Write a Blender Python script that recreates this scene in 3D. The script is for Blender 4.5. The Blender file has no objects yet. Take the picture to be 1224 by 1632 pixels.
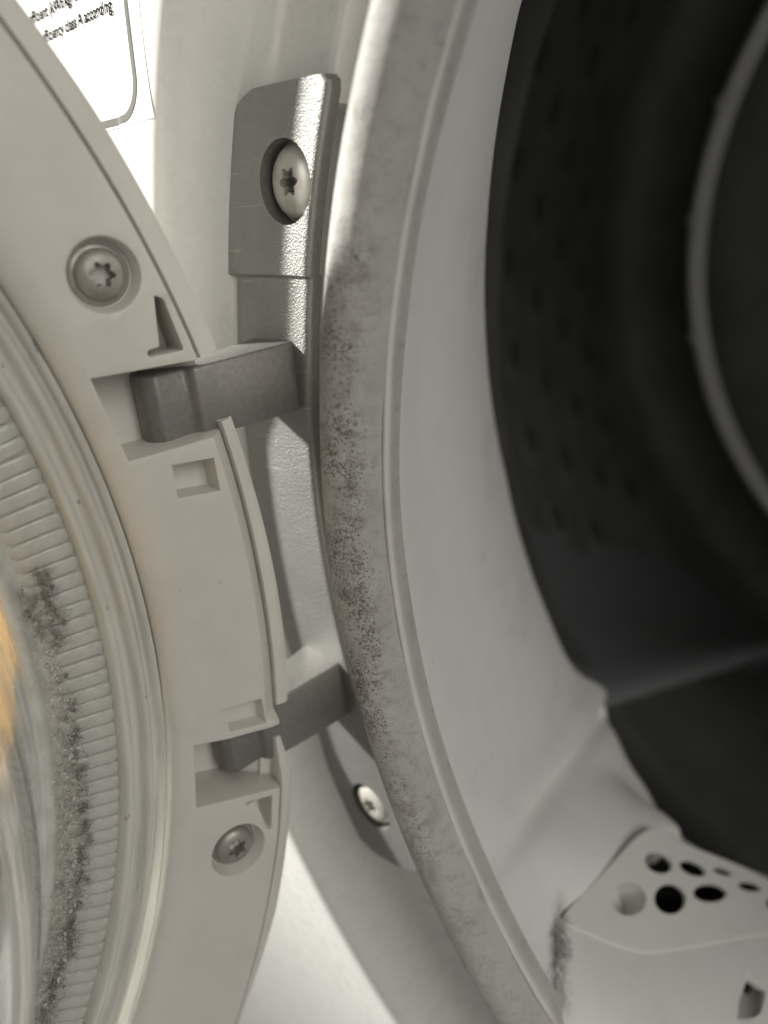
import bpy, bmesh, math, random
import numpy as np
from mathutils import Vector, Matrix
random.seed(7); rng = np.random.default_rng(7)
sc = bpy.context.scene
col = sc.collection

# ------------------------------------------------------------------ camera
CAM = Vector((-0.09046, -0.09648, 0.05485))
FWD = Vector((-0.53045, 0.76618, -0.36274)); RGT = Vector((0.84116, 0.52883, -0.11307)); UPV = Vector((-0.10520, 0.36510, 0.92500))
cd = bpy.data.cameras.new('camera'); cam = bpy.data.objects.new('camera', cd); col.objects.link(cam)
cd.sensor_fit = 'VERTICAL'; cd.sensor_height = 36; cd.sensor_width = 27
cd.lens = 36 * 1365.42 / 1632
cd.clip_start = 0.005; cd.clip_end = 20
m = Matrix((RGT, UPV, -FWD)).transposed().to_4x4(); m.translation = CAM
cam.matrix_world = m
cd.dof.use_dof = True; cd.dof.focus_distance = 0.126; cd.dof.aperture_fstop = 10.5
sc.camera = cam

# ------------------------------------------------------------------ light
w = bpy.data.worlds.new('World'); sc.world = w; w.use_nodes = True
w.node_tree.nodes['Background'].inputs[0].default_value = (1.0, 0.98, 0.93, 1)
w.node_tree.nodes['Background'].inputs[1].default_value = 0.20
def lamp(name, typ, loc, target, energy, color, **kw):
    l = bpy.data.lights.new(name, typ); o = bpy.data.objects.new(name, l); col.objects.link(o)
    l.energy = energy; l.color = color
    for k, v in kw.items(): setattr(l, k, v)
    o.location = loc; o.rotation_euler = (Vector(target) - Vector(loc)).to_track_quat('-Z', 'Y').to_euler()
    return o
BEAM = Vector((0.845, 0.265, -0.49)).normalized()
TGT = Vector((-0.19, 0.0, 0.0))
lamp('window_light', 'SPOT', TGT - BEAM * 3.0, TGT, 1230, (1.0, 0.98, 0.93), shadow_soft_size=0.11, spot_size=math.radians(6.4), spot_blend=0.1)
lamp('fill_light', 'AREA', (1.3, -0.60, 0.70), (-0.2, 0, 0), 11.8, (1.0, 0.975, 0.92), shape='SQUARE', size=0.9)  # added soft lamp, unseen, standing for light bounced about the room
sc.view_settings.view_transform = 'Standard'; sc.view_settings.look = 'None'
sc.view_settings.exposure = 0.0; sc.view_settings.gamma = 1.0
sc.cycles.max_bounces = 12; sc.cycles.transmission_bounces = 10; sc.cycles.glossy_bounces = 6; sc.cycles.diffuse_bounces = 5
sc.cycles.use_denoising = True; sc.cycles.caustics_refractive = True
sc.cycles.sample_clamp_indirect = 4

# ------------------------------------------------------------------ materials
class N:
    def __init__(s, name):
        s.m = bpy.data.materials.new(name); s.m.use_nodes = True; s.t = s.m.node_tree
        s.b = s.t.nodes['Principled BSDF']; s.tc = s.t.nodes.new('ShaderNodeTexCoord'); s.P = s.tc.outputs['Object']
    def new(s, t, **kw):
        n = s.t.nodes.new(t)
        for k, v in kw.items(): setattr(n, k, v)
        return n
    def ln(s, a, b):
        if isinstance(a, (int, float)): b.default_value = a
        elif isinstance(a, tuple): b.default_value = a
        else: s.t.links.new(a, b)
    def math(s, op, a, b=0.0, c=None, clamp=False):
        n = s.new('ShaderNodeMath', operation=op, use_clamp=clamp); s.ln(a, n.inputs[0]); s.ln(b, n.inputs[1])
        if c is not None: s.ln(c, n.inputs[2])
        return n.outputs[0]
    def noise(s, scale, detail=3, rough=.55, vec=None, dist=0.0):
        n = s.new('ShaderNodeTexNoise'); s.ln(vec or s.P, n.inputs['Vector']); n.inputs['Scale'].default_value = scale
        n.inputs['Detail'].default_value = detail; n.inputs['Roughness'].default_value = rough; n.inputs['Distortion'].default_value = dist
        return n.outputs['Fac']
    def voro(s, scale, vec=None, out='Distance', rand=1.0):
        n = s.new('ShaderNodeTexVoronoi'); s.ln(vec or s.P, n.inputs['Vector']); n.inputs['Scale'].default_value = scale
        n.inputs['Randomness'].default_value = rand
        return n.outputs[out]
    def ramp(s, v, a, b, lo=0.0, hi=1.0):
        n = s.new('ShaderNodeMapRange', interpolation_type='SMOOTHSTEP'); s.ln(v, n.inputs[0])
        n.inputs[1].default_value = a; n.inputs[2].default_value = b; n.inputs[3].default_value = lo; n.inputs[4].default_value = hi
        return n.outputs[0]
    def mix(s, f, a, b):
        n = s.new('ShaderNodeMix', data_type='RGBA'); s.ln(f, n.inputs[0])
        s.ln(a if not (isinstance(a, tuple) and len(a) == 3) else a + (1,), n.inputs[6]); s.ln(b if not (isinstance(b, tuple) and len(b) == 3) else b + (1,), n.inputs[7])
        return n.outputs[2]
    def sep(s):
        n = s.new('ShaderNodeSeparateXYZ'); s.ln(s.P, n.inputs[0]); return n.outputs
    def stretch(s, sx, sy, sz):
        n = s.new('ShaderNodeVectorMath', operation='MULTIPLY'); s.ln(s.P, n.inputs[0]); n.inputs[1].default_value = (sx, sy, sz); return n.outputs[0]
    def bump(s, h, strength=.3, dist=.0003):
        n = s.new('ShaderNodeBump'); s.ln(h, n.inputs['Height']); n.inputs['Strength'].default_value = strength; n.inputs['Distance'].default_value = dist
        s.t.links.new(n.outputs[0], s.b.inputs['Normal'])
    def set(s, color=None, rough=None, metal=None, **kw):
        if color is not None: s.ln(color + (1,) if isinstance(color, tuple) and len(color) == 3 else color, s.b.inputs['Base Color'])
        if rough is not None: s.ln(rough, s.b.inputs['Roughness'])
        if metal is not None: s.ln(metal, s.b.inputs['Metallic'])
        for k, v in kw.items(): s.ln(v, s.b.inputs[k.replace('_', ' ')])
        return s.m

M = {}
def plastic(name, base, dirt, rough=.42, speck=.35, grain=.25, mott=.35):
    n = N(name)
    blotch = n.ramp(n.noise(90, 4), .42, .72)
    fine = n.ramp(n.noise(900, 5, .65), .5, .75)
    c = n.mix(n.math('MULTIPLY', blotch, mott), base, dirt)
    c = n.mix(n.math('MULTIPLY', fine, .22), c, dirt)
    scuff = n.ramp(n.noise(1, 3, .6, n.stretch(260, 40, 300)), .66, .72); c = n.mix(n.math('MULTIPLY', scuff, .7 * mott), c, (.34, .315, .265))
    vs = n.ramp(n.voro(420), .03, .07, 1, 0); keep = n.ramp(n.noise(160, 2), .62, .72)
    c = n.mix(n.math('MULTIPLY', n.math('MULTIPLY', vs, keep), speck), c, (.10, .085, .06))
    n.set(c, n.ramp(n.noise(300, 4), .3, .7, rough - .08, rough + .1))
    n.bump(n.noise(2600, 3), grain, .00006)
    return n.m
M['door'] = plastic('door_plastic', (.60, .575, .52), (.50, .475, .42))
M['trim'] = plastic('trim_plastic', (.60, .58, .53), (.50, .475, .43), .38)
M['panel'] = plastic('panel_enamel', (.62, .615, .585), (.53, .52, .485), .3, .9, .04, .10)
# seal collar: greyer rubber with soot in the crease
def seal_mat(name, base, dark, mould):
    n = N(name); X, Y, Z = n.sep()
    r = n.math('SQRT', n.math('ADD', n.math('MULTIPLY', X, X), n.math('MULTIPLY', Z, Z)))
    blotch = n.ramp(n.noise(110, 5), .4, .75)
    c = n.mix(n.math('MULTIPLY', blotch, .4), base, dark)
    if mould:
        zin = n.math('MULTIPLY', n.ramp(Z, -.085, -.012, .25, 1), n.ramp(Z, .080, .016, .38, 1))
        rin = n.math('MULTIPLY', n.ramp(r, .1540, .1580), n.ramp(r, .1655, .1632, 0, 1))
        region = n.math('MULTIPLY', n.math('MULTIPLY', zin, rin), n.ramp(n.noise(120, 4, .65), .26, .6, .35, 1))
        sp = n.noise(2600, 7, .75, dist=.5); thr = n.math('SUBTRACT', n.math('ADD', .66, n.math('MULTIPLY', n.noise(210, 4, .7), .10)), n.math('MULTIPLY', region, .225))
        spots = n.ramp(n.math('SUBTRACT', sp, thr), 0, .04)
        c = n.mix(n.math('MULTIPLY', spots, .82), c, (.058, .05, .039))
        haze = n.ramp(n.noise(420, 6, .7), .42, .7)
        c = n.mix(n.math('MULTIPLY', n.math('MULTIPLY', region, haze), .6), c, (.16, .14, .11))
        streak = n.ramp(n.noise(1, 4, .6, n.stretch(240, 240, 70)), .6, .72)
        c = n.mix(n.math('MULTIPLY', streak, .3), c, (.2, .175, .13))
        stain = n.ramp(n.noise(330, 5, .72, dist=.3), .55, .66); c = n.mix(n.math('MULTIPLY', n.math('MULTIPLY', stain, region), .55), c, (.10, .09, .072))
        smear = n.ramp(n.noise(1, 5, .7, n.stretch(500, 500, 900)), .52, .66)
        c = n.mix(n.math('MULTIPLY', smear, .28), c, (.17, .16, .135))
        n.bump(n.math('ADD', n.noise(1100, 6, .75), n.math('MULTIPLY', n.noise(240, 4), 1.8)), .75, .0002)
    else:
        vs = n.ramp(n.voro(300), .03, .10, 1, 0); keep = n.ramp(n.noise(80, 4), .54, .66)
        smd = n.ramp(n.noise(1, 5, .65, n.stretch(60, 25, 60)), .55, .75); c = n.mix(n.math('MULTIPLY', smd, .22), c, (.38, .36, .32))
        c = n.mix(n.math('MULTIPLY', n.math('MULTIPLY', vs, keep), .75), c, (.07, .06, .05))
        # soot gathered where the collar meets the drain piece and along the lip at the foot
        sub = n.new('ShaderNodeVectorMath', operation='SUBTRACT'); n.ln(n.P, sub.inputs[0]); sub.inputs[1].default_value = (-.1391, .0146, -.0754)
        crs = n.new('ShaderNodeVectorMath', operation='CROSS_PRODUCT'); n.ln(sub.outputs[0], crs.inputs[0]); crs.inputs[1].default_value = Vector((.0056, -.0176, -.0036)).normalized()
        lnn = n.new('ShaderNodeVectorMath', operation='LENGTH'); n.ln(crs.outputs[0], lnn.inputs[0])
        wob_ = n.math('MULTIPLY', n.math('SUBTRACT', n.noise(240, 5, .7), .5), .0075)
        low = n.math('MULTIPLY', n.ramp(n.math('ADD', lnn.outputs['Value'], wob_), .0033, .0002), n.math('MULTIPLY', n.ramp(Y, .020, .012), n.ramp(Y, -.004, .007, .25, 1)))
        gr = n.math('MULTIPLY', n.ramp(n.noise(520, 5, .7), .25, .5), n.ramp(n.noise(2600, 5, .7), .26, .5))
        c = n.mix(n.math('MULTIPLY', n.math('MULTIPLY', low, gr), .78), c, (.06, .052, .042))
        n.bump(n.noise(700, 4), .15, .0001)
    n.set(c, .8 if mould else .55); n.b.inputs['Specular IOR Level'].default_value = .25 if mould else .4
    return n.m
M['seal'] = seal_mat('seal_rubber', (.475, .465, .435), (.36, .35, .322), True)
M['collar'] = seal_mat('collar_rubber', (.83, .82, .79), (.75, .74, .705), False)
M['cover'] = seal_mat('cover_plastic', (.70, .69, .65), (.64, .63, .59), False)
M['lip'] = seal_mat('lip_rubber', (.64, .625, .585), (.52, .505, .465), False)
M['insert'] = seal_mat('insert_plastic', (.80, .79, .75), (.74, .73, .69), False)
# hinge: silver paint with a sandy grain
n = N('silver_paint')
g = n.math('ADD', n.noise(2700, 4, .65), n.math('MULTIPLY', n.voro(3300), .5))
c = n.mix(n.math('MULTIPLY', n.ramp(n.noise(130, 4), .4, .7), .5), (.265, .262, .247), (.215, .212, .197))
scr = n.ramp(n.noise(1, 2, .4, n.stretch(90, 90, 3200)), .70, .73)
c = n.mix(n.math('MULTIPLY', scr, .35), c, (.62, .6, .55))
n.set(c, .46, .6); n.bump(g, .7, .0002); M['hinge'] = n.m
n = N('cast_metal'); c = n.mix(n.ramp(n.noise(1100, 5, .65), .3, .75), (.20, .195, .18), (.245, .238, .22))
n.set(c, .47, .45); n.bump(n.noise(2200, 4), .35, .00015); M['arm'] = n.m
n = N('screw_steel'); c = n.mix(n.ramp(n.noise(500, 5), .4, .7), (.36, .345, .305), (.29, .275, .24))
n.set(c, n.ramp(n.noise(420, 4), .3, .7, .38, .55), .5); n.bump(n.noise(900, 3), .1, .0001); M['screw'] = n.m
n = N('zinc_screw'); c = n.mix(n.ramp(n.noise(420, 5), .4, .7), (.50, .485, .44), (.40, .385, .34))
n.set(c, .36, .25); M['zinc'] = n.m
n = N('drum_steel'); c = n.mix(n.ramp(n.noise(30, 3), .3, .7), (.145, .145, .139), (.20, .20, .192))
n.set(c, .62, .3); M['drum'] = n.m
n = N('drum_ring_steel'); n.set((.93, .93, .91), .35, .15); M['ring'] = n.m
n = N('lifter_plastic'); n.set((.17, .174, .182), .34); M['lifter'] = n.m
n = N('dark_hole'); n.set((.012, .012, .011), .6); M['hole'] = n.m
n = N('perforation'); n.set((.08, .08, .076), .6, .2); M['perf'] = n.m
n = N('sticker_paper'); n.set((.84, .83, .8), .35); M['paper'] = n.m
n = N('printed_grey'); n.set((.17, .167, .16), .9, Specular_IOR_Level=0.0); M['ink_grey'] = n.m
n = N('printed_black'); n.set((.025, .025, .025), .9, Specular_IOR_Level=0.0); M['ink'] = n.m
# glass
n = N('door_glass'); n.set((.93, .94, .92), .03, 0, Transmission_Weight=1.0, IOR=1.47)
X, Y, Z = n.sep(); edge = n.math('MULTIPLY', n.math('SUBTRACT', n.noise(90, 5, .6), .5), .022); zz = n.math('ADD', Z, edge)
amber_glow = n.math('MULTIPLY', n.math('MULTIPLY', n.ramp(zz, -.004, .002), n.ramp(zz, .026, .016)), n.ramp(n.noise(1, 4, .6, n.stretch(120, 400, 90)), .3, .72, .30, .62))  # amber glow of unknown source, painted into the glass colour
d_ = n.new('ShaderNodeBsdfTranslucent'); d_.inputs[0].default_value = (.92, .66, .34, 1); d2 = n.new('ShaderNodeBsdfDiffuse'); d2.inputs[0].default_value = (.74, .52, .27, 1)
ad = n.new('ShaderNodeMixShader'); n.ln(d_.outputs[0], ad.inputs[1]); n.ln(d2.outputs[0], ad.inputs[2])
mx = n.new('ShaderNodeMixShader'); n.ln(amber_glow, mx.inputs[0]); n.ln(n.b.outputs[0], mx.inputs[1]); n.ln(ad.outputs[0], mx.inputs[2])
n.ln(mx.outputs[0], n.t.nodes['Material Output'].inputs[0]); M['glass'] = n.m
n = N('ribbed_glass')
c = n.mix(n.ramp(n.noise(260, 5, .65), .35, .68), (.72, .715, .675), (.58, .575, .53))
n.set(c, .14, 0, Transmission_Weight=.4, IOR=1.45); n.bump(n.noise(800, 4), .2, .0001); M['ribs'] = n.m
n = N('flange_glass')
X, Y, Z = n.sep(); dx = n.math('SUBTRACT', X, .1582)
rr = n.math('SQRT', n.math('ADD', n.math('MULTIPLY', dx, dx), n.math('MULTIPLY', Z, Z))); an = n.math('ARCTAN2', Z, n.math('MULTIPLY', dx, -1))
cv = n.new('ShaderNodeCombineXYZ'); n.ln(n.math('MULTIPLY', rr, 900), cv.inputs[0]); n.ln(n.math('MULTIPLY', an, 9), cv.inputs[1])
st = n.noise(1, 5, .6, cv.outputs[0])
c = n.mix(n.ramp(st, .3, .7), (.70, .69, .645), (.57, .56, .515))
cv2 = n.new('ShaderNodeCombineXYZ'); n.ln(n.math('MULTIPLY', rr, 420), cv2.inputs[0]); n.ln(n.math('MULTIPLY', an, 34), cv2.inputs[1])
sm_ = n.ramp(n.noise(1, 4, .6, cv2.outputs[0]), .66, .72)
c = n.mix(n.math('MULTIPLY', sm_, .75), c, (.24, .23, .20))
n.set(c, .14, 0, Transmission_Weight=.3, IOR=1.47); n.bump(st, .25, .00025); M['flange'] = n.m
n = N('lint_fluff'); c = n.mix(n.ramp(n.noise(900, 3), .4, .6), (.60, .585, .53), (.36, .345, .30)); n.set(c, .9); M['lint'] = n.m
n = N('dark_lint'); c = n.mix(n.ramp(n.noise(1500, 3), .35, .65), (.16, .153, .135), (.30, .287, .255)); n.set(c, .9); M['dark_lint'] = n.m
n = N('wood'); X, Y, Z = n.sep()
gr = n.noise(1, 5, .6, n.stretch(6, 60, 60))
c = n.mix(n.ramp(gr, .3, .7), (.62, .34, .11), (.42, .20, .05)); n.set(c, .35); M['wood'] = n.m

# ------------------------------------------------------------------ helpers
def mesh(name, verts, faces, mat, smooth=True, sharp=35):
    me = bpy.data.meshes.new(name); me.from_pydata([tuple(v) for v in verts], [], faces); me.update()
    if mat: me.materials.append(mat)
    bm = bmesh.new(); bm.from_mesh(me); bmesh.ops.recalc_face_normals(bm, faces=bm.faces); bm.to_mesh(me); bm.free()
    if smooth: me.shade_smooth(); me.set_sharp_from_angle(angle=math.radians(sharp))
    return me
ROOTS = {}
def obj(name, me, parent=None, matrix=None, label=None):
    o = bpy.data.objects.new(name, me); col.objects.link(o)
    if parent is not None: o.parent = parent
    if matrix is not None: o.matrix_local = matrix
    if label: o['label'] = label
    return o
def grid(P, closed_u=False, closed_v=False):
    """P[i][j] -> quads"""
    nu, nv = len(P), len(P[0]); V = [p for row in P for p in row]; F = []
    for i in range(nu if closed_u else nu - 1):
        for j in range(nv if closed_v else nv - 1):
            a, b = i, (i + 1) % nu; c, d = j, (j + 1) % nv
            F.append((a * nv + c, b * nv + c, b * nv + d, a * nv + d))
    return V, F
def polar(r, th, y):          # machine front: th from the left (hinge) side, upwards
    return (-r * math.cos(th), y, r * math.sin(th))
def revolve(prof, n=360, a0=0, a1=2 * math.pi, close_prof=False):
    full = abs(a1 - a0 - 2 * math.pi) < 1e-6
    T = [a0 + (a1 - a0) * i / n for i in range(n if full else n + 1)]
    return grid([[polar(r, t, y) for r, y in prof] for t in T], full, close_prof)
def prism(poly, depth0, depth1, conv):
    """polygon of (a,b), extruded between two depths through conv(a,b,d)"""
    k = len(poly); V = [conv(a, b, depth0) for a, b in poly] + [conv(a, b, depth1) for a, b in poly]
    F = [tuple(range(k)), tuple(range(2 * k - 1, k - 1, -1))] + [(i, (i + 1) % k, k + (i + 1) % k, k + i) for i in range(k)]
    return V, F
def join(parts):
    V, F = [], []
    for v, f in parts:
        o = len(V); V += list(v); F += [tuple(i + o for i in q) for q in f]
    return V, F
def modified(me, cutters=(), bevel=0, seg=2, sharp=35, angle=40, op='DIFFERENCE'):
    """boolean cut and bevel a mesh, return the plain result"""
    tmp = bpy.data.objects.new('tmp', me); col.objects.link(tmp); tc = []
    for cu in cutters:
        c = bpy.data.objects.new('tmpc', cu); col.objects.link(c); tc.append(c)
        b = tmp.modifiers.new('b', 'BOOLEAN'); b.object = c; b.operation = op; b.solver = 'EXACT'
    if bevel:
        b = tmp.modifiers.new('v', 'BEVEL'); b.width = bevel; b.segments = seg; b.limit_method = 'ANGLE'; b.angle_limit = math.radians(angle)
    bpy.context.view_layer.update()
    dg = bpy.context.evaluated_depsgraph_get()
    out = bpy.data.meshes.new_from_object(tmp.evaluated_get(dg), depsgraph=dg)
    for o in [tmp] + tc: bpy.data.objects.remove(o)
    mats = [x for x in out.materials if x]
    out.materials.clear()
    for x in mats[:1] or list(me.materials)[:1]: out.materials.append(x)
    for p in out.polygons: p.material_index = 0
    if op == 'INTERSECT':
        bq = bmesh.new(); bq.from_mesh(out); bmesh.ops.remove_doubles(bq, verts=bq.verts, dist=1e-6); bmesh.ops.recalc_face_normals(bq, faces=bq.faces); print('vol', bq.calc_volume(signed=True), sum(1 for e in bq.edges if not e.is_manifold)); bq.to_mesh(out); bq.free()
    out.shade_smooth(); out.set_sharp_from_angle(angle=math.radians(sharp))
    return out
def circle_pts(cx, cy, r, k=48): return [(cx + r * math.cos(2 * math.pi * i / k), cy + r * math.sin(2 * math.pi * i / k)) for i in range(k)]
def interp(x, tab):
    xs = [t[0] for t in tab]; ys = [t[1] for t in tab]; return float(np.interp(x, xs, ys))
RAD = math.radians
def rounded(poly, rad, k=5):
    out = []; nP = len(poly)
    for i in range(nP):
        p = Vector(poly[i]); a = Vector(poly[i - 1]); b = Vector(poly[(i + 1) % nP])
        da = (a - p); db = (b - p); ra = min(rad, da.length * .4, db.length * .4)
        p1 = p + da.normalized() * ra; p2 = p + db.normalized() * ra
        for j in range(k + 1):
            t = j / k; out.append(tuple((1 - t) ** 2 * p1 + 2 * t * (1 - t) * p + t * t * p2))
    return out

# ------------------------------------------------------------------ the washing machine
BASE = Vector((0, 0.28, -0.45))
wm = bpy.data.objects.new('washing_machine', None); col.objects.link(wm); wm.location = BASE
wm['label'] = 'white front loading washing machine with its round door swung open on a silver hinge'; wm['category'] = 'washing machine'
TM = Matrix.Translation(-BASE)
def part(name, me, label=None): return obj(name, me, wm, TM.copy(), label)
def part_empty(name, mat=None):
    e = bpy.data.objects.new(name, None); col.objects.link(e); e.parent = wm
    e.matrix_local = TM @ mat if mat is not None else TM.copy(); e.empty_display_size = .01; return e

# front panel: raised rim round the opening, a gutter inside it, flat sheet outside
PR = [(.1735, .034), (.1755, .034), (.1765, .0130), (.1775, .0104), (.1885, .0122), (.1908, .0120), (.193, .0100), (.1955, .0052), (.1975, .0016), (.1988, .0003), (.200, 0), (.202, .0004), (.206, .0016), (.215, .0043), (.235, .0103), (.26, .0160), (.29, .0200)]
prr = np.array([p[0] for p in PR]); pry = np.array([p[1] for p in PR])
def smooth_prof():
    rr = np.unique(np.concatenate([np.linspace(.1750, .21, 100), np.linspace(.21, .29, 24)]))
    yy = np.interp(rr, prr, pry); k = np.array([1, 2, 3, 2, 1]) / 9.
    y2 = yy.copy()
    for _ in range(2):
        y2[2:-2] = np.convolve(y2, k, 'valid')
    return rr, y2
SR, SY = smooth_prof()
def pany(r): return float(np.interp(r, SR, SY))
prof = list(zip(SR, SY))
T = [2 * math.pi * i / 720 for i in range(720)]
def wrapd(t): return (math.degrees(t) + 180) % 360 - 180
def panel_inner(t):            # the sheet is cut back under the hinge plate
    d = wrapd(t); f = min(1, max(0, (21.3 - d) / .6)) * min(1, max(0, (d + 21.5) / .6)); return .1765 + .0065 * f
def rim_dip(P, t):             # unseen dip shaped into the raised rim so the beam reaches the plate
    d = wrapd(t); f = min(1, max(0, (11.5 - d) / 6)) * min(1, max(0, (d + 16.5) / 5)); f = f * f * (3 - 2 * f)
    return [(r, y + .0042 * f * math.exp(-((r - .201) / .009) ** 2)) for r, y in P]
rows = []
for t in T:
    rin = panel_inner(t)
    row = [polar(max(r, rin), t, y if r >= rin else .034) for k_, (r, y) in enumerate(rim_dip(prof, t))]
    e = .30 / max(abs(math.cos(t)), abs(math.sin(t)))
    row += [polar(e, t, .021), polar(e * 1.005, t, .024), polar(e * 1.005, t, .58), polar(.01, t, .58)]
    rows.append(row)
V, F = grid(rows, True)
part('front_panel', mesh('front_panel', V, F, M['panel'], sharp=60))
fp = wm.children[-1] if False else [o for o in wm.children if o.name.startswith('front_panel')][0]

# sticker on the flank of the rim (x across, z up; depth from the panel)
def on_panel(x, z, off): return (x, pany(math.hypot(x, z)) - off, z)
SX, SZ = -.1884, .0662
V, F = grid([[on_panel(x, z, .00010) for z in np.linspace(SZ, SZ + .045, 60)] for x in np.linspace(SX - .06, SX, 120)])
st = part('sticker', mesh('sticker', V, F, M['paper']))
Vb = []
path = [(-.2435, SZ + .0009)] + [(x, SZ + .0009) for x in np.linspace(-.24, -.1972, 60)]
cxr, czr, rr_ = -.1972, SZ + .0062, .0053
path += [(cxr + rr_ * math.cos(a), czr + rr_ * math.sin(a)) for a in np.linspace(-math.pi / 2, 0, 14)]
path += [(-.1919, z) for z in np.linspace(SZ + .0068, SZ + .044, 50)]
L = []
for i, p in enumerate(path):
    a = path[max(i - 1, 0)]; b = path[min(i + 1, len(path) - 1)]; d = Vector((b[0] - a[0], b[1] - a[1])).normalized()
    nn = Vector((-d.y, d.x)) * .0005
    L.append([on_panel(p[0] + nn.x, p[1] + nn.y, .00022), on_panel(p[0] - nn.x, p[1] - nn.y, .00022)])
V, F = grid(L); obj('printed_border', mesh('printed_border', V, F, M['ink_grey']), st)
def text_part(body, x_right, z, size, slant):
    cu = bpy.data.curves.new('print', 'FONT'); cu.body = body; cu.size = size; cu.align_x = 'RIGHT'; cu.resolution_u = 3; cu.space_character = 1.0; cu.offset = .00006
    t = bpy.data.objects.new('tmp', cu); col.objects.link(t); bpy.context.view_layer.update()
    dg = bpy.context.evaluated_depsgraph_get(); me = bpy.data.meshes.new_from_object(t.evaluated_get(dg), depsgraph=dg)
    bpy.data.objects.remove(t)
    for v in me.vertices:
        x = x_right + v.co.x * .92; zz = z + v.co.y + v.co.x * slant
        v.co = on_panel(x, zz, .00024)
    me.materials.clear(); me.materials.append(M['ink'])
    obj('printed_text', me, st)
text_part('energy efficient (kWh/kg) co', -.2052, .08475, .0024, 0.0)
text_part('efficiency class A according', -.1964, .08135, .0024, 0.0)

# ------------------------------------------------------------------ drum
drum = part_empty('drum')
# edge of the collar (angle from the hinge side, depth); the tub hangs slightly tilted
EDGE = sorted([(180, .045), (120, .028), (60, .026), (27.4, .0299), (24.1, .0364), (20.4, .043), (15.6, .0519), (11.3, .0583), (6.8, .0649), (.9, .0724), (-4.8, .0789), (-10.9, .0815), (-17.6, .0843), (-21.6, .0850), (-23.5, .0870), (-26.3, .0955), (-28.2, .0985), (-29.4, .0910), (-31.4, .0862), (-35.6, .0878), (-37.2, .0845), (-39.3, .0838), (-43.1, .0909), (-50.5, .1095), (-60, .115), (-120, .10), (-180, .045)])
def edge_y(deg):
    return sum(interp(deg + d, EDGE) * wgt for d, wgt in ((-.8, .25), (0, .5), (.8, .25)))
def cone_r(y): return .1549 + .257 * (y + .0031)
DR = .235
V, F = revolve([(.20, .13), (.222, .132), (.232, .14), (DR, .15), (DR, .315), (.232, .33), (.222, .336), (.205, .337), (.199, .333), (.192, .330), (.17, .338), (.12, .345), (.06, .35), (.001, .351)], 180)
obj('drum_wall', mesh('drum_wall', V, F, M['drum'], sharp=60), drum)
def torus(R, y, r, n=240, k=12):
    return grid([[polar(R + r * math.cos(a), t, y + r * math.sin(a)) for a in [2 * math.pi * j / k for j in range(k)]] for t in [2 * math.pi * i / n for i in range(n)]], True, True)
parts_ = [torus(.1914, .3208, .0026), torus(.1882, .3226, .0018)]
V, F = join(parts_)
ring = obj('rear_ring', mesh('rear_ring', V, F, M['ring']), drum)
bm = bmesh.new(); bmesh.ops.create_icosphere(bm, subdivisions=2, radius=.0034); me_nub = bpy.data.meshes.new('weld_nub'); bm.to_mesh(me_nub); bm.free(); me_nub.materials.append(M['ring']); me_nub.shade_smooth()
for th in (20.5, 6.2, -9.5):
    p = polar(.1920, RAD(th), .3195); obj('weld_nub', me_nub, drum, Matrix.Translation(p))
# dimples pressed into the drum wall: a dark hole in a shallow raised collar
V, F = grid([[(rr * math.cos(t), h_, rr * 1.5 * math.sin(t)) for rr, h_ in ((.0078, 0), (.0066, .0008), (.0052, .0009), (.0044, .0005), (.0043, .0005), (.0003, .0005))] for t in [2 * math.pi * i / 20 for i in range(20)]], True)
me_d = mesh('dimple', V, F, M['drum']); me_d.materials.append(M['perf'])
for p in me_d.polygons:
    if math.hypot(p.center.x, p.center.z / 1.5) < .0037: p.material_index = 1
for iy, y in enumerate((.188, .214, .240, .266, .292)):
    for th in np.arange(-44, 46, 8.6):
        t = RAD(th + (4.3 if iy % 2 else 0) + 1.2)
        if -31 < th < 42:
            nx = Vector((math.cos(t), 0, -math.sin(t))); ty = Vector((0, 1, 0)); tz = nx.cross(ty)
            mm = Matrix((ty, nx, tz)).transposed().to_4x4(); mm.translation = Vector(polar(DR - .0002, t, y))
            obj('dimple', me_d, drum, mm)
# lifter paddle low on the left of the drum
RID = [(-.1660, .1000, -.0900), (-.1641, .1127, -.0956), (-.1364, .2206, -.1323), (-.110, .30, -.168)]
def lift():
    secs = []
    for k, (x, y, z) in enumerate(RID):
        t = math.atan2(z, -x); r = math.hypot(x, z)
        if k == 0: r += .02
        sec = []
        for dt, h_ in ((.36, -.03), (.31, .0), (.26, .05), (.20, .15), (.15, .30), (.10, .50), (.06, .70), (.025, .91), (.012, .965), (.003, .992), (-.006, 1.0), (-.014, .985), (-.018, .93), (-.016, .80), (.0, .5), (.02, .2), (.03, -.02)):
            rr = DR - (DR - r) * h_
            sec.append(polar(rr, t + dt, y))
        secs.append(sec)
    return grid(secs)
V, F = lift(); obj('lifter', mesh('lifter', V, F, M['lifter'], sharp=70), drum)

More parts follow.
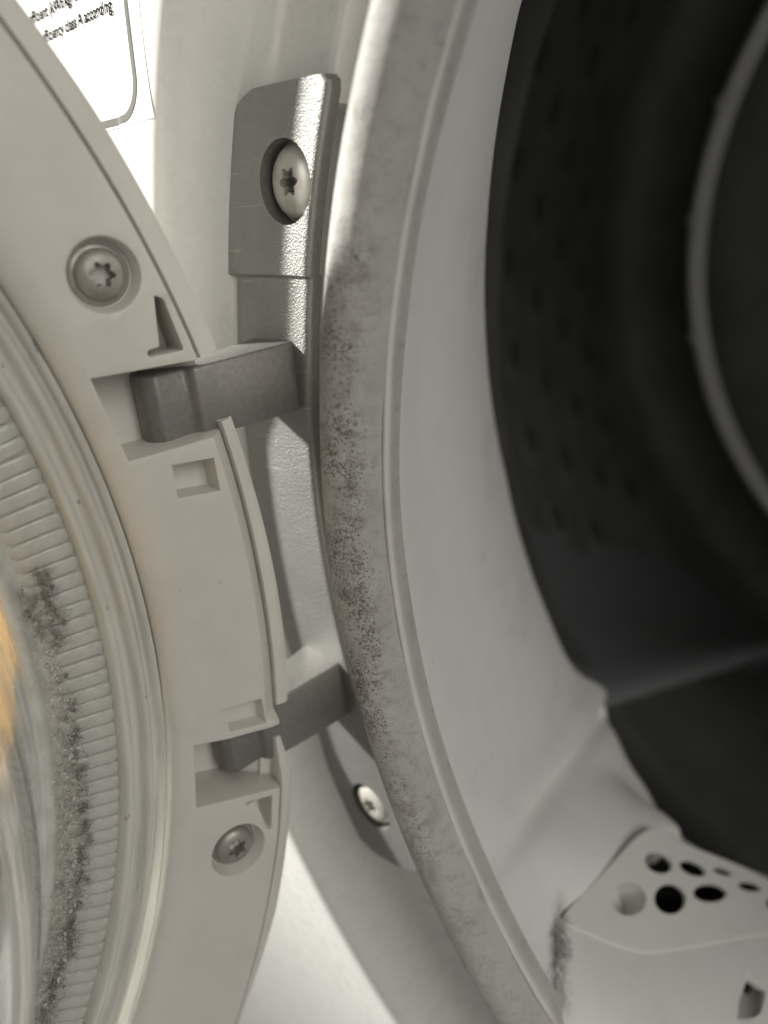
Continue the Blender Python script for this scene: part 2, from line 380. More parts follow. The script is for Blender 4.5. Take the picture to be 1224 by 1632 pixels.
# ------------------------------------------------------------------ door seal
seal = part('door_seal', None) if False else None
prof = [(.1715, .040), (.1660, .022), (.1625, .012), (.1612, .0065), (.1618, .0030), (.1636, .0006), (.1646, -.0020), (.1643, -.0047), (.1631, -.0069), (.1614, -.0081), (.1594, -.0083), (.1576, -.0076), (.1562, -.0062), (.1553, -.0044), (.1550, -.0030), (.1550, .001)]
def spline(P, k=5):
    out = []
    for i in range(len(P) - 1):
        p0 = P[max(i - 1, 0)]; p1 = P[i]; p2 = P[i + 1]; p3 = P[min(i + 2, len(P) - 1)]
        for j in range(k):
            t = j / k
            out.append(tuple(.5 * (2 * b + (c - a) * t + (2 * a - 5 * b + 4 * c - d) * t * t + (3 * b - a - 3 * c + d) * t ** 3) for a, b, c, d in zip(p0, p1, p2, p3)))
    out.append(P[-1]); return out
sp = spline(prof, 4)
NS = 720
rows = []
for i in range(NS):
    t = 2 * math.pi * i / NS
    wob = .00018 * math.sin(9 * t + 1) + .00012 * math.sin(23 * t)
    rows.append([polar(r + wob, t, y + .5 * wob) for r, y in sp])
V, F = grid(rows, True)
seal = part('door_seal', mesh('door_seal', V, F, M['seal'], sharp=80))
lipprof = spline([(.1557, .001), (.1555, -.0028), (.1552, -.0035), (.1547, -.0036), (.1544, -.0031), (.1545, -.0024), (.1550, -.0010), (.1560, .0010)], 3)
rows = []
for i in range(NS):
    t = 2 * math.pi * i / NS
    wob = .00010 * math.sin(31 * t) + .00008 * math.sin(57 * t + 2)
    rows.append([polar(r + wob, t, y + wob) for r, y in lipprof])
V, F = grid(rows, True)
obj('seal_lip', mesh('seal_lip', V, F, M['lip'], sharp=80), seal)
# inner collar: cone from the lip back to the drum, with one slack crease low on the left
CREASE = [(-.0031, -21.0), (.0034, -21.5), (.0265, -23.6), (.0506, -25.7), (.0871, -28.5), (.12, -30.5)]
def inside(p, poly):
    x, y = p; c = False
    for (x1, y1), (x2, y2) in zip(poly, poly[1:] + poly[:1]):
        if (y1 > y) != (y2 > y) and x < (x2 - x1) * (y - y1) / (y2 - y1) + x1: c = not c
    return c
OPEN = [[(-31.5, .0200), (-35.6, .0560), (-37.6, .0660), (-45, .0850), (-60, .108), (-60, .080), (-49, .060), (-42.2, .0380), (-36.4, .0250)]]
def trim_collar(V, F):
    keep = []
    for f in F:
        c = sum((Vector(V[i]) for i in f), Vector()) / 4; d = math.degrees(math.atan2(c.z, -c.x))
        if -54 < d < -25 and any(inside((d, c.y), P) for P in OPEN): continue
        keep.append(f)
    return V, keep
MND = [(.004, -27.2, .0), (.0146, -28.0, .0008), (.0265, -30.0, .0041), (.0375, -31.8, .0070), (.0500, -33.3, .0098), (.0600, -34.6, .0116), (.0690, -36.2, .0122), (.0800, -39, .0120)]
MY = [q[0] for q in MND]; MD = [q[1] for q in MND]; ML = [q[2] for q in MND]
def mound(deg, y):             # the collar swells up to the edge of the drain cover
    le = float(np.interp(y, MY, ML)); de = float(np.interp(y, MY, MD)); x = deg - de
    dec = 1 if y < .064 else max(0, 1 - (y - .064) / .021); dec = dec * dec * (3 - 2 * dec)
    if x > 0: f = max(0, 1 - x / 7.5); f = f * f * (3 - 2 * f); return le * dec * f
    return (le - .0034 * min(1, -x / .5) * min(1, le / .0034) * min(1, max(0, (.068 - y) / .006))) * dec * max(0, 1 + x / 9)
rows = []; NC = 1200
for i in range(NC):
    deg = 180 - 360 * i / NC; t = RAD(deg); ye = edge_y(deg)
    row = []
    for j in range(40):
        v = j / 39; y = -.0028 + (ye + .0028) * v
        r = cone_r(y)
        d = deg - interp(y, CREASE)
        depth = .0024 * min(1, max(0, (y - .0) / .03)) + .0006
        r += depth * (math.exp(-(d / .75) ** 2) - .75 * math.exp(-((d - 2.0) / 1.5) ** 2) - .35 * math.exp(-((d + 2.6) / 2.0) ** 2))
        r += .0004 * math.sin(5 * t + y * 90) * min(1, max(0, (y - .003) / .012)) + .0003 * (1 - min(1, max(0, (y + .0028) / .006)))
        if -62 < deg < -14: r -= mound(deg, y)
        row.append(polar(r, t, y))
    r = cone_r(ye)
    row += [polar(r + .0007, t, ye + .0012), polar(r + .003, t, ye + .0022), polar(r + .008, t, ye + .003), polar(.215, t, max(ye + .01, .118))]
    rows.append(row)
V, F = grid(rows, True)
V, F = trim_collar(V, F)
obj('seal_collar', mesh('seal_collar', V, F, M['collar'], sharp=80), seal)

# ------------------------------------------------------------------ drain insert and its perforated cover (low on the collar)
def cone_pt(deg, y, lift_): return polar(cone_r(y) - lift_, RAD(deg), y)
def cone_pos(p): return math.degrees(math.atan2(p.z, -p.x))
# the cover is a tilted, slightly arched plate: chart (s to the right, t up) on its own plane
KO = Vector((-.13911, .01462, -.07544)); KP = Vector((.56882, .57946, -.58368)); KQ = Vector((-.46284, .81215, .35522)); KN = Vector((.67987, .06809, .73016))
KD = Vector((-.05, .65, -.76)).normalized()
def cov(s_, t_, h=0.0): return KO + KP * s_ + KQ * t_ + KN * (h - 2.2 * max(0, s_ - .03) ** 2)
CORN = [(0, 0), (.0130, .0112), (.0248, .0220), (.0301, .0256), (.0343, .0264), (.0405, .0248), (.0511, .0251), (.0723, .0261), (.0930, .0265), (.0866, .0185), (.0635, .0112), (.0377, .0027), (.0243, -.0012), (.0197, -.0022), (.0159, -.0023), (.0083, -.0017), (.0015, -.0007)]
def flat_prism(P, h0, h1, mat=None):
    k = len(P); V = [(a, b, h0) for a, b in P] + [(a, b, h1) for a, b in P]
    F = [tuple(range(k)), tuple(range(2 * k - 1, k - 1, -1))] + [(i, (i + 1) % k, k + (i + 1) % k, k + i) for i in range(k)]
    return mesh('cut', V, F, mat or M['hole'], False)
def chaikin(P, n=2):
    for _ in range(n):
        Q = []
        for i in range(len(P)):
            a, b = P[i], P[(i + 1) % len(P)]
            Q += [(.8 * a[0] + .2 * b[0], .8 * a[1] + .2 * b[1]), (.2 * a[0] + .8 * b[0], .2 * a[1] + .8 * b[1])]
        P = Q
    return P
PP = chaikin(CORN)
HOL = [((.0192, .00781), (.00428, .00097), (-.00082, -.00292), True), ((.03142, .01058), (.00426, .00098), (-.00095, -.00279), False), ((.03042, .0179), (.00339, -.00009), (-.00146, -.00204), False),
       ((.04145, .0195), (.00359, .00004), (-.0012, -.0015), False), ((.04535, .01514), (.00528, .00135), (-.00077, -.00183), False), ((.06226, .02114), (.00440, .00090), (-.00078, -.00109), False),
       ((.0712, .0199), (.0034, .0010), (-.00097, -.00140), False), ((.05249, .02180), (.00319, .00038), (-.00063, -.00078), False)]
sx = np.linspace(-.0031, .0957, 62); sy = np.linspace(-.0051, .0303, 26); TH = -.0009
V, F = grid([[(a, b, 0) for b in sy] + [(a, b, TH) for b in sy[::-1]] for a in sx], False, True); k = 2 * len(sy)
for b0 in (0, (len(sx) - 1) * k):
    for jj in range(len(sy) - 1): F.append((b0 + jj, b0 + jj + 1, b0 + k - 2 - jj, b0 + k - 1 - jj))
slab = mesh('drain_cover', V, F, M['cover'], False)
cuts = []
for c, e1, e2, blind in HOL:
    e1 = (e1[0] * 1.17, e1[1] * 1.17); e2 = (e2[0] * 1.22, e2[1] * 1.22)
    pts = [(c[0] + e1[0] * math.cos(a) + e2[0] * math.sin(a), c[1] + e1[1] * math.cos(a) + e2[1] * math.sin(a)) for a in [2 * math.pi * q / 36 for q in range(36)]]
    if blind: PLUG = pts
    cuts.append(flat_prism(pts, -.01, .01))
cov_me = modified(modified(modified(slab, cuts), [flat_prism(PP, -.02, .02)], op='INTERSECT'), [], .0004, 3, 60, 50)
for v in cov_me.vertices: v.co = cov(v.co.x, v.co.y, v.co.z)
cov_me.update()
cover = part('drain_cover', cov_me)
cen = (sum(p[0] for p in PP) / len(PP), sum(p[1] for p in PP) / len(PP))
inset = [(cen[0] + (a - cen[0]) * .985, cen[1] + (b - cen[1]) * .94) for a, b in PP]
rows = [[cov(a, b, -.0012) + KD * d_ for a, b in inset] for d_ in (.0005, .008, .02)]
V, F = grid(rows, False, True); obj('cover_skirt', mesh('cover_skirt', V, F, M['cover'], sharp=60), cover)
pc = (sum(p[0] for p in PLUG) / 36, sum(p[1] for p in PLUG) / 36)      # the first hole is a dish with a moulded floor
rows = [[cov(pc[0] + (x - pc[0]) * k_ + o_, pc[1] + (y - pc[1]) * k_, h_) for x, y in PLUG] for k_, o_, h_ in ((1.05, 0, -.0010), (1.02, 0, -.0030))]
rows += [[cov(pc[0] + (x - pc[0]) * k_, pc[1] + (y - pc[1]) * k_, -.0042 - .48 * k_ * (x - pc[0])) for x, y in PLUG] for k_ in (1.02, .6, .02)]
V, F = grid(rows, False, True); obj('hole_floor', mesh('hole_floor', V, F, M['cover'], sharp=80), cover)
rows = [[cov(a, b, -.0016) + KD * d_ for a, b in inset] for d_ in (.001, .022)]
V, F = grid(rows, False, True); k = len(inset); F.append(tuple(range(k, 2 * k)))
part('hole_backing', mesh('hole_backing', V, F, M['hole'], False))  # near-black backing added so the cover holes read as deep shade
# insert: the moulded chin that carries the cover, running down to the lip
LOWE = [(0, 0), (.0015, -.0007), (.0083, -.0017), (.0159, -.0023), (.0197, -.0022), (.0243, -.0012), (.0377, .0027), (.0635, .0112), (.0866, .0185), (.105, .022)]
rows = []
tt = np.linspace(0, 1, 70); cum = [0]
for a, b in zip(LOWE, LOWE[1:]): cum.append(cum[-1] + math.hypot(b[0] - a[0], b[1] - a[1]))
cum = np.array(cum) / cum[-1]
for t in tt:
    a = float(np.interp(t, cum, [p[0] for p in LOWE])); b = float(np.interp(t, cum, [p[1] for p in LOWE]))
    E_ = cov(a, b + .0010, -.0006); de = cone_pos(E_); le = cone_r(E_.y) - math.hypot(E_.x, E_.z)
    f = min(1, t / .06)
    L_ = Vector(cone_pt(de - 2.6 * (1 - .5 * t), -.0030, -.0002)); Cn = Vector(cone_pt(de - 1.2, .0030, le * .95 + .0026 * f))
    rows.append([tuple((1 - v) ** 2 * E_ + 2 * v * (1 - v) * Cn + v * v * L_) for v in np.linspace(0, 1, 30)])
V, F = grid(rows)
ins_me = mesh('drain_insert', V, F, M['insert'], sharp=80)
bm = bmesh.new(); bm.from_mesh(ins_me)
ext = bmesh.ops.extrude_face_region(bm, geom=bm.faces[:]); vs = [g for g in ext['geom'] if isinstance(g, bmesh.types.BMVert)]
for v in vs:
    r = math.hypot(v.co.x, v.co.z); k_ = (r + .0015) / r; v.co.x *= k_; v.co.z *= k_
bmesh.ops.recalc_face_normals(bm, faces=bm.faces); bm.to_mesh(ins_me); bm.free()
def radial_prism(pts, lo, hi):   # pts of (deg, y), cut along the radius
    k = len(pts)
    V = [cone_pt(d, y, lo) for d, y in pts] + [cone_pt(d, y, hi) for d, y in pts]
    F = [tuple(range(k)), tuple(range(2 * k - 1, k - 1, -1))] + [(i, (i + 1) % k, k + (i + 1) % k, k + i) for i in range(k)]
    return mesh('cut', V, F, M['hole'], False)
slot = radial_prism([(-43.1, .0408), (-44.95, .0424), (-44.5, .0355), (-43.85, .0325), (-42.4, .0284), (-42.4, .0320)], -.004, .03)
slot2 = radial_prism([(-47.3, .0510), (-50, .056), (-50, .036), (-46.4, .0395)], -.004, .03)
part('drain_insert', modified(ins_me, [slot, slot2], .0004, 2, 60, 50))

# ------------------------------------------------------------------ hinge
def plate_y(r): return .007 + .25 * (r - .1805)
def pl_left(d): return interp(d, [(-22.6, .1830), (-21.9, .1905), (-20.5, .1952), (-17, .1945), (-13.5, .1920), (-8, .1925), (9, .1928), (13.3, .1924), (13.5, .1950), (20.0, .1952), (20.8, .1946), (21.3, .1936), (21.6, .1922), (21.75, .1905)])
def pl_right(d): return interp(d, [(-22.6, .1775), (-21.9, .1750), (-20, .1742), (21.0, .1742), (21.5, .1746), (21.75, .1756)])
rows_t, rows_b = [], []
def skew(d, r): return (.1845 - r) / .02 * (1.35 + 1.0 * min(1, max(0, (d - 16) / 4))) * min(1, max(0, (d - 4) / 8))
ds = list(np.unique(np.concatenate([np.arange(-22.5, 21.8, .25), [13.3, 13.4, 13.5, -22.3, 21.7]])))
for d in ds:
    rl, rr2 = pl_left(d), pl_right(d); t = RAD(d); rt = []; lift_ = .0007 * min(1, max(0, (d - 13.3) / .2))
    for j in range(34):
        s = 1 - (1 - j / 33) ** 1.8; r = rl + (rr2 - rl) * s; t = RAD(d + skew(d, r))
        y = plate_y(r) - lift_
        xr = .0012 - (rl - rr2) * (1 - s); xl = .0010 - (rl - rr2) * s
        if xr > 0: y += .0012 - math.sqrt(max(0, .0012 ** 2 - xr ** 2))
        if xl > 0: y += .0008 * (xl / .001) ** 2
        rt.append(polar(r, t, y))
    rows_t.append(rt); rows_b.append([polar(rl, RAD(d + skew(d, rl)), plate_y(rl) + .0030 - lift_), polar(rr2, RAD(d + skew(d, rr2)), plate_y(rr2) + .0030 - lift_)])
rows = [rt + [rb[1], rb[0]] for rt, rb in zip(rows_t, rows_b)]
V, F = grid(rows, False, True)
nv = len(rows[0]); F += [tuple(range(nv)), tuple(range((len(rows) - 1) * nv, len(rows) * nv))[::-1]]
plate_me = mesh('hinge', V, F, M['hinge'])
def plate_frame(d, r):
    t = RAD(d); er = Vector((-math.cos(t), 0, math.sin(t))); nrm = (er * .25 - Vector((0, 1, 0))).normalized()
    up = Vector((math.sin(t), 0, math.cos(t))); side = up.cross(nrm).normalized()
    m_ = Matrix((side, nrm, up)).transposed().to_4x4(); m_.translation = Vector(polar(r, t, plate_y(r))); return m_
def cyl_cut(mat, r, lo, hi, k=56, r2=None):
    r2 = r2 or r
    V = [mat @ Vector((r * math.cos(2 * math.pi * i / k), lo, r * math.sin(2 * math.pi * i / k))) for i in range(k)] + [mat @ Vector((r2 * math.cos(2 * math.pi * i / k), hi, r2 * math.sin(2 * math.pi * i / k))) for i in range(k)]
    F = [tuple(range(k)), tuple(range(2 * k - 1, k - 1, -1))] + [(i, (i + 1) % k, k + (i + 1) % k, k + i) for i in range(k)]
    return mesh('cut', V, F, M['hinge'], False)
SA, SB = plate_frame(17.95, .1804), plate_frame(-18.15, .1832)
off = Matrix.Translation
hinge_me = modified(plate_me, [cyl_cut(SA, .0058, -.0022, .006), cyl_cut(SB, .0051, -.0021, .006)], .0008, 3, 45, 38)
hinge_me.materials.append(M['arm'])         # darker arm metal on the side walls paints in their shade
for p in hinge_me.polygons:
    c_ = p.center; er_ = Vector((c_.x, 0, c_.z)).normalized()
    if p.normal.dot(er_) < -.8 or p.normal.y > -.25: p.material_index = 1
hinge = part('hinge', hinge_me)

def torx(rad=.0021, k=72):
    out = []
    for i in range(k):
        a = 2 * math.pi * i / k; out.append((rad * (1 + .20 * math.cos(6 * a)) * math.cos(a), rad * (1 + .20 * math.cos(6 * a)) * math.sin(a)))
    return out
def screw_mesh(R, dome, flange, mat, rot=0.0, socket=.0021):
    """pan head along +Y (towards the viewer), six lobed socket cut in"""
    pr = [(R + flange, -.0006), (R + flange, 0.0)]
    if flange > 0: pr += [(R + .0001, .0002)]
    for i in range(13):
        a = math.pi / 2 * i / 12; pr.append((R * math.cos(a) ** .75 if i < 12 else .00002, .0002 + dome * math.sin(a) ** .8))
    V, F = grid([[(r * math.cos(t), y, r * math.sin(t)) for r, y in pr] for t in [2 * math.pi * i / 64 for i in range(64)]], True)
    F.append(tuple(i * len(pr) for i in range(64)))
    F.append(tuple((i * len(pr) + len(pr) - 1) for i in range(64))[::-1])
    me = mesh('screw', V, F, mat)
    tx = [(x * math.cos(rot) - y * math.sin(rot), x * math.sin(rot) + y * math.cos(rot)) for x, y in torx(socket)]
    k = len(tx)
    Vc = [(x, -.0012 + dome * .3, z) for x, z in tx] + [(x * 1.12, dome + .003, z * 1.12) for x, z in tx]
    Fc = [tuple(range(k)), tuple(range(2 * k - 1, k - 1, -1))] + [(i, (i + 1) % k, k + (i + 1) % k, k + i) for i in range(k)]
    return modified(me, [mesh('cut', Vc, Fc, mat, False)], .00018, 2, 40, 45)
sm = screw_mesh(.0051, .0019, 0, M['zinc'], .3, .00165)
obj('screw', sm, hinge, SA @ off((0, -.0020, 0)))
sm2 = screw_mesh(.0044, .0017, 0, M['zinc'], .8, .0016)
obj('screw', sm2, hinge, SB @ off((0, -.0018, 0)))

# door frame of reference: X from the hinge across the door, Y out of its inner face, Z up
HX = Vector((-.17471, -.01002, .00088)); UX = Vector((-.40583, -.91395, 0)); UN = Vector((.91395, -.40583, 0))
DM = Matrix((UX, UN, Vector((0, 0, 1)))).transposed().to_4x4(); DM.translation = HX
def dxy(a, n): p = HX + UX * a + UN * n; return (p.x, p.y)
def arm(z0, z1, drop, top):
    right = [(-.1742, .0095), (-.1752, .004), (-.1764, -.001), (-.1775, -.0055), dxy(-.0003, -.0040), dxy(.0026, -.0038), dxy(.0036, -.0052), dxy(.0082, -.0042), dxy(.0098, -.0056), dxy(.0103, -.0074)]
    left = [dxy(.0098, -.0115), dxy(.0040, -.0120), (-.1845, -.0050), (-.1850, .003), (-.1850, .0125)]
    poly = right + left; rise = [0, 0, .0004, .0014, .0018, .0024, .0026, .003, .0033, .0033, .0033, .0024, .001, 0, 0]
    k = len(poly); V = [(x, y, z0 + drop * q) for (x, y), q in zip(poly, rise)] + [(x, y, z1 + top * q) for (x, y), q in zip(poly, rise)]
    F = [tuple(range(k)), tuple(range(2 * k - 1, k - 1, -1))] + [(i, (i + 1) % k, k + (i + 1) % k, k + i) for i in range(k)]
    me = modified(mesh('hinge_arm', V, F, M['arm'], False), [], .0006, 3, 40, 25)
    return me
a1 = obj('hinge_arm', arm(.0223, .0330, .15, 0), hinge)
a2 = obj('hinge_arm', arm(-.0352, -.0242, .25, 0), hinge)
# cast shoulder where each arm rises from the plate
def shoulder(z0, z1):
    pts = [(-.1712, .0072), (-.1728, .0030), (-.1740, .0010), (-.1748, .0010), (-.1830, .0020), (-.1850, .0075), (-.185, .011), (-.172, .011)]
    k = len(pts); V = [(x, y, z0) for x, y in pts] + [(x, y, z1) for x, y in pts]
    F = [tuple(range(k)), tuple(range(2 * k - 1, k - 1, -1))] + [(i, (i + 1) % k, k + (i + 1) % k, k + i) for i in range(k)]
    return modified(mesh('arm_shoulder', V, F, M['hinge'], False), [], .0008, 3, 40, 25)

# ------------------------------------------------------------------ door
door = part_empty('door', DM)
CA = .1582       # distance from hinge axis to the centre of the door
def dp(r, deg, n):   # deg measured at the door's centre from the hinge, upwards
    t = RAD(deg); return (CA - r * math.cos(t), n, r * math.sin(t))
GAPR = [(-180, .159), (-60, .1600), (-30, .1607), (-17, .1604), (-13, .1598), (-8, .1594), (0, .1590), (20, .1590), (30, .1588), (180, .159)]
OUTR = [(-180, .1625), (-60, .1622), (-30, .1622), (-23, .1632), (-14, .1626), (-9, .1621), (-5.5, .1622), (0, .1618), (5, .1614), (9, .1612), (12, .1622), (24, .1624), (30, .1620), (180, .1625)]
D1, D0 = 8.55, -9.35     # between these angles the rim carries a chamfer
rows = []
degs = list(np.unique(np.concatenate([np.arange(-180, 180, .5)])))
for d in degs:
    g = interp(d, GAPR); ch = 1.0 if D0 < d < D1 else 0.0
    row = [dp(.1413, d, -.014), dp(.1413, d, -.0030), dp(.1415, d, -.0022), dp(.1420, d, -.0014), dp(.1428, d, -.0008), dp(.1438, d, -.0003), dp(.1450, d, 0), dp(.1500, d, 0), dp(.1545, d, 0),
           dp(.1568 if ch else g - .0004, d, 0), dp(g - .0001, d, -.0026 if ch else -.0004), dp(g, d, -.0030 if ch else -.0008), dp(g, d, -.0045), dp(.1555, d, -.0078), dp(.1500, d, -.0125), dp(.1470, d, -.014)]
    rows.append(row)
V, F = grid(rows, True, True)
ring_me = mesh('door_frame', V, F, M['door'])
dconv = lambda a, b, n: (a, n, b)
def dprism(poly, n0=-.004, n1=.004, taper=1.0):
    cx = sum(p[0] for p in poly) / len(poly); cz = sum(p[1] for p in poly) / len(poly); k = len(poly)
    V = [((a - cx) * taper + cx, n0, (b - cz) * taper + cz) for a, b in poly] + [(a, n1, b) for a, b in poly]
    F = [tuple(range(k)), tuple(range(2 * k - 1, k - 1, -1))] + [(i, (i + 1) % k, k + (i + 1) % k, k + i) for i in range(k)]
    return mesh('cut', V, F, M['door'], False)
def pol(r, d): return (CA - r * math.cos(RAD(d)), r * math.sin(RAD(d)))
def dab(a, b): return (a, b)
notch1 = dprism([pol(.1446, 13.7), pol(.1446, 8.9), (-.02, .0230), (-.02, .0336), (.0028, .0337)], -.0100)
notch2 = dprism([pol(.1446, -9.4), pol(.1450, -13.8), (.0030, -.0385), (-.02, -.0385), (-.02, -.0275), (.0026, -.0266), (.0103, -.0251)], -.0100)
slot1_ = dprism([(.0097, .0203), (.0035, .0197), (.0035, .0147), (.0098, .0154)], -.0046, .004, 1)
slot2_ = dprism([(.0096, -.0197), (.0034, -.0208), (.0034, -.0254), (.0096, -.0241)], -.0030, .004, 1)
mark1 = dprism(rounded([(.0073, .0431), (.0061, .0424), (.0047, .0353), (.0098, .0353), (.0097, .0363), (.0080, .0364)], .0004, 3), -.013)
mark2 = dprism(rounded([(.0095, -.0380), (.0095, -.0387), (.0078, -.0385), (.0068, -.0452), (.0061, -.0455), (.0048, -.0391)], .0003, 3), -.0052)
S1, S2 = pol(.1524, 17.75), pol(.1530, -17.55)
def cone_cut(c, r0, r1, n0, n1=.003, k=64):
    V = [(c[0] + r0 * math.cos(2 * math.pi * i / k), n0, c[1] + r0 * math.sin(2 * math.pi * i / k)) for i in range(k)] + [(c[0] + r1 * math.cos(2 * math.pi * i / k), n1, c[1] + r1 * math.sin(2 * math.pi * i / k)) for i in range(k)]
    F = [tuple(range(k)), tuple(range(2 * k - 1, k - 1, -1))] + [(i, (i + 1) % k, k + (i + 1) % k, k + i) for i in range(k)]
    return mesh('cut', V, F, M['door'], False)
cuts = [notch1, notch2, slot1_, slot2_, mark1, mark2, cone_cut(S1, .0042, .0050, -.0026, .0012), cone_cut(S2, .0042, .0050, -.0026, .0012)]
frame = obj('door_frame', modified(ring_me, cuts, .0003, 2, 30, 32), door)
scm = screw_mesh(.0033, .0016, .0006, M['screw'], .2, .00135)
for c, rot in ((S1, 0), (S2, .5)):
    obj('screw', scm, door, off((c[0], -.0022, c[1])) @ Matrix.Rotation(rot, 4, 'Y'))
# outer trim: the edge of the outer shell, cut away where the arms pass, and the shell behind it
def trim_span(d0, d1, dn=-.0015):
    rows = []
    for d in np.arange(d0, d1 + .01, .5):
        g = interp(d, GAPR); o = interp(d, OUTR)
        rows.append([dp(g + .00035, d, -.0050), dp(g + .00035, d, -.0014 + dn), dp(g + .0006, d, -.0009 + dn), dp(o - .0007, d, -.0010 + dn), dp(o + .0002, d, -.0016 + dn), dp(o - .0006, d, -.0030 + dn * .6), dp(o - .0020, d, -.0044), dp(o - .004, d, -.0052)])
    V, F = grid(rows, False, True); k = len(rows[0])
    F += [tuple(range(k)), tuple(range((len(rows) - 1) * k, len(rows) * k))[::-1]]
    return V, F
# interp works on -180..180, so wrap the long span
def wrap(d): return (d + 180) % 360 - 180
_g, _o = GAPR, OUTR
def trim_long():
    rows = []
    for d in np.arange(12.2, 348.9, .5):
        dd = wrap(d); g = interp(dd, GAPR); o = interp(dd, OUTR)
        f = min(1, max(0, (348.7 - d) / 2.2)); n0 = -.0024 * (1 - f)      # sloped end below the lower arm
        o2 = g + (o - g) * (.55 + .45 * f)
        rows.append([dp(g + .00035, dd, -.0050), dp(g + .00035, dd, -.0014 + n0), dp(g + .0006, dd, -.0009 + n0), dp(o2 - .0007, dd, -.0010 + n0), dp(o2 + .0002, dd, -.0016 + n0), dp(o2 - .0006, dd, -.0030 + n0 * .6), dp(min(o2, o - .0020), dd, -.0046), dp(o - .004, dd, -.0054)])
    V, F = grid(rows, False, True); k = len(rows[0])
    F += [tuple(range(k)), tuple(range((len(rows) - 1) * k, len(rows) * k))[::-1]]
    return V, F
V, F = join([trim_span(-8.9, 8.6), trim_long()])
obj('outer_trim', mesh('outer_trim', V, F, M['trim'], sharp=30), door)
shellp = [(.1590, -.0056), (.1558, -.0096), (.1505, -.0145), (.146, -.019), (.137, -.025), (.130, -.0275), (.125, -.0275), (.1225, -.025), (.1225, -.023), (.128, -.0235), (.137, -.0205), (.146, -.0150), (.150, -.0130), (.1556, -.0084), (.1600, -.0052)]
V, F = grid([[dp(r, d, n_) for r, n_ in shellp] for d in np.arange(-180, 180, 2)], True, True)
obj('outer_shell', mesh('outer_shell', V, F, M['trim']), door)
# glass: flange under the frame, ribbed band, bowl
fl = [(.1414, -.0060), (.1412, -.0030), (.1408, -.0024), (.1402, -.0027), (.1398, -.0036), (.1393, -.0034), (.1388, -.0026), (.1383, -.0024), (.1378, -.0029), (.1373, -.0038), (.1366, -.0040), (.1360, -.0034), (.1354, -.0032), (.1349, -.0038), (.1345, -.0052), (.1344, -.008)]
fl = spline(fl, 3)
V, F = grid([[dp(r, d, n_) for r, n_ in fl] for d in np.arange(-180, 180, .75)], True)
obj('glass_flange', mesh('glass_flange', V, F, M['flange'], sharp=70), door)
bd = spline([(.1350, -.0062), (.1330, -.0056), (.1300, -.0054), (.1270, -.0052), (.1255, -.0045), (.1245, -.0036), (.1237, -.0034), (.1232, -.0040), (.1230, -.006), (.1232, -.0080), (.1300, -.0080), (.1350, -.0080)], 3)
V, F = grid([[dp(r, d, n_) for r, n_ in bd] for d in np.arange(-180, 180, .75)], True, True)
obj('ribbed_band', mesh('ribbed_band', V, F, M['ribs'], sharp=70), door)
def rib_geo():
    Wd = .00101; L0, L1 = .1262, .1346; rows = []
    S = [(L0, .05), (L0 + .0004, .6), (L0 + .0012, .95), (.130, 1), (.1330, 1), (L1 - .0012, .96), (L1 - .0006, .8), (L1 - .0002, .5), (L1, .05)]
    for r, k in S:
        row = []
        for j in range(7):
            a = math.pi * j / 6; row.append((-r, .0009 * k * (1 - (1 - math.sin(a)) ** 3), Wd * (.35 + .65 * k) * (1 if math.cos(a) > 0 else -1) * (1 - (1 - abs(math.cos(a))) ** 2.2)))
        rows.append(row)
    return grid(rows)
Vr, Fr = rib_geo(); rib_me = mesh('rib', Vr, Fr, M['ribs'], sharp=80)
PITCH = .97
def rib_mat(d): return off((CA, -.0055, 0)) @ Matrix.Rotation(RAD(d), 4, 'Y')
k0 = int(24 / PITCH)
for i in range(-38, 22):
    o = obj('rib', rib_me, door, rib_mat(i * PITCH + random.uniform(-.04, .04)))
far = []
for i in range(22, 371 - 38):
    mm = rib_mat(i * PITCH); far.append(([mm @ Vector(v) for v in Vr], Fr))
V, F = join(far); fr = obj('far_ribs', mesh('far_ribs', V, F, M['ribs'], sharp=80), door); fr['kind'] = 'stuff'
outer = spline([(.1232, -.0065), (.1222, -.0015), (.1205, .006), (.118, .016), (.113, .027), (.104, .037), (.085, .045), (.05, .049), (.0005, .0505)], 5)
inner = [(max(r - .0045 * (1 if i < 26 else .3), .0005), n_ - (.0008 if i < 10 else .0008 + .0036 * min(1, (i - 10) / 20))) for i, (r, n_) in enumerate(outer)]
pr = outer + inner[::-1]
V, F = grid([[dp(r, d, n_) for r, n_ in pr] for d in np.arange(-180, 180, 2)], True)
V2 = V; npf = len(pr); nd = len(V) // npf
F += [(i * npf + npf - 1, ((i + 1) % nd) * npf + npf - 1, ((i + 1) % nd) * npf, i * npf) for i in range(nd)]
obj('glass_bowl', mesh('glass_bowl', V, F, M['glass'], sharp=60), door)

# ------------------------------------------------------------------ lint caught on the ribs
def tet(c, s):
    q = rng.normal(size=(4, 3)); q /= np.linalg.norm(q, axis=1)[:, None]
    return [tuple(np.array(c) + s * v) for v in q], [(0, 1, 2), (0, 2, 3), (0, 3, 1), (1, 3, 2)]
def fibre(c, L_, wd):
    d = rng.normal(size=3) * np.array([1, .35, 1]); d /= np.linalg.norm(d); b = rng.normal(size=3) * .5; P = []
    p = np.array(c, float)
    for i in range(5):
        P.append(p.copy()); d = d + b * .35; d /= np.linalg.norm(d); p = p + d * L_ / 4
    s = np.cross(d, [0, 1, 0]); s = s / (np.linalg.norm(s) + 1e-6) * wd
    V = []
    for q in P: V += [tuple(q + s), tuple(q - s * .5 + np.array([0, wd, 0])), tuple(q - s * .5 - np.array([0, wd, 0]))]
    F = []
    for i in range(4):
        for j in range(3): F.append((3 * i + j, 3 * i + (j + 1) % 3, 3 * i + 3 + (j + 1) % 3, 3 * i + 3 + j))
    return V, F
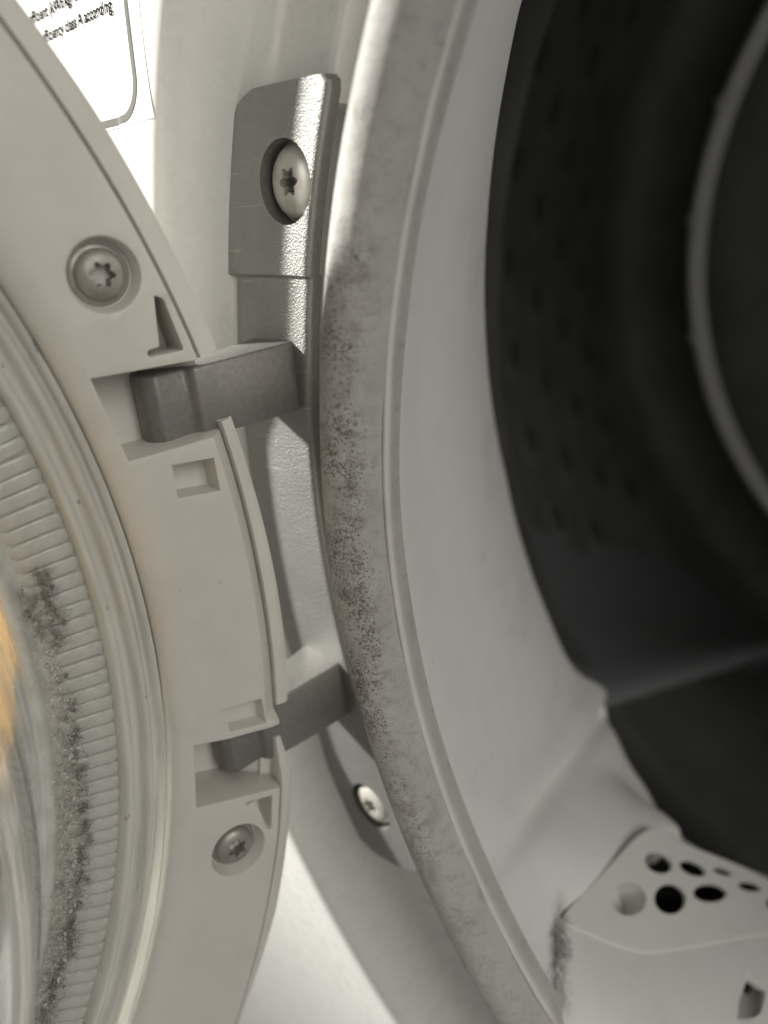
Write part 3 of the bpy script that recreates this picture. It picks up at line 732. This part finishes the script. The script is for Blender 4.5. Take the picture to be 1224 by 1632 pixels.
light, dark = [], []
for i in range(2600):
    d = rng.uniform(-31, 3); dens = np.clip((2 - d) / 12, .08, 1)
    if rng.random() > dens: continue
    r = rng.normal(.1268 - .0004 * math.sin(d * .3), .0011); n_ = -.0044 + abs(rng.normal(0, .0005))
    p = dp(r, d, n_)
    light.append(tet(p, rng.uniform(.00014, .00042)))
    if rng.random() < .35: light.append(fibre(p, rng.uniform(.0008, .0026), .00003))
CHAIN = []
for (r0, d0), (r1, d1), cnt in (((.1291, 4.6), (.1288, 2.0), 8), ((.1288, 2.0), (.1294, -.9), 9), ((.1266, 3.6), (.1258, 1.4), 5), ((.1262, 1.6), (.1270, .2), 4), ((.1278, -5.5), (.1284, -13.5), 9), ((.1288, -13.5), (.1280, -22.5), 15), ((.1282, -22), (.1266, -31), 16)):
    for k in range(cnt):
        f_ = (k + random.random()) / cnt; CHAIN.append((r0 + (r1 - r0) * f_ + random.gauss(0, .0005), d0 + (d1 - d0) * f_, random.uniform(.35, 1.1)))
CL = CHAIN + [(.1285, -2.9, .45), (.1286, -5.1, .9), (.1283, -7.2, 1.2), (.1291, -9.8, .8), (.1288, -12.6, 1.0), (.1289, -16.6, 1.2), (.1284, -18.0, 1.0), (.1283, -21.6, 1.2), (.1272, -25.9, 1.5), (.1275, -24.3, 1.3)]
for r, d, s in CL:
    for k in range(int(75 * s)):
        rr = r + rng.normal(0, .00038 * s); dd = d + rng.normal(0, .26 * s); n_ = -.0040 + abs(rng.normal(0, .0004 * s))
        dark.append(tet(dp(rr, dd, n_), rng.uniform(.00008, .0002)))
        if rng.random() < .16: dark.append(fibre(dp(rr, dd, n_), rng.uniform(.0006, .002), .000025))
def stuff(name, parts_, mat, label):
    V, F = join(parts_); V = [DM @ Vector(v) for v in V]
    o = obj(name, mesh(name, V, F, mat, False)); o['kind'] = 'stuff'; o['label'] = label
stuff('lint', light, M['lint'], 'pale fluffy lint and fibres stuck on the ribbed glass band of the door')
stuff('dirt', dark, M['dark_lint'], 'dark grey clumps of wet dirt and lint along the ribbed glass band')
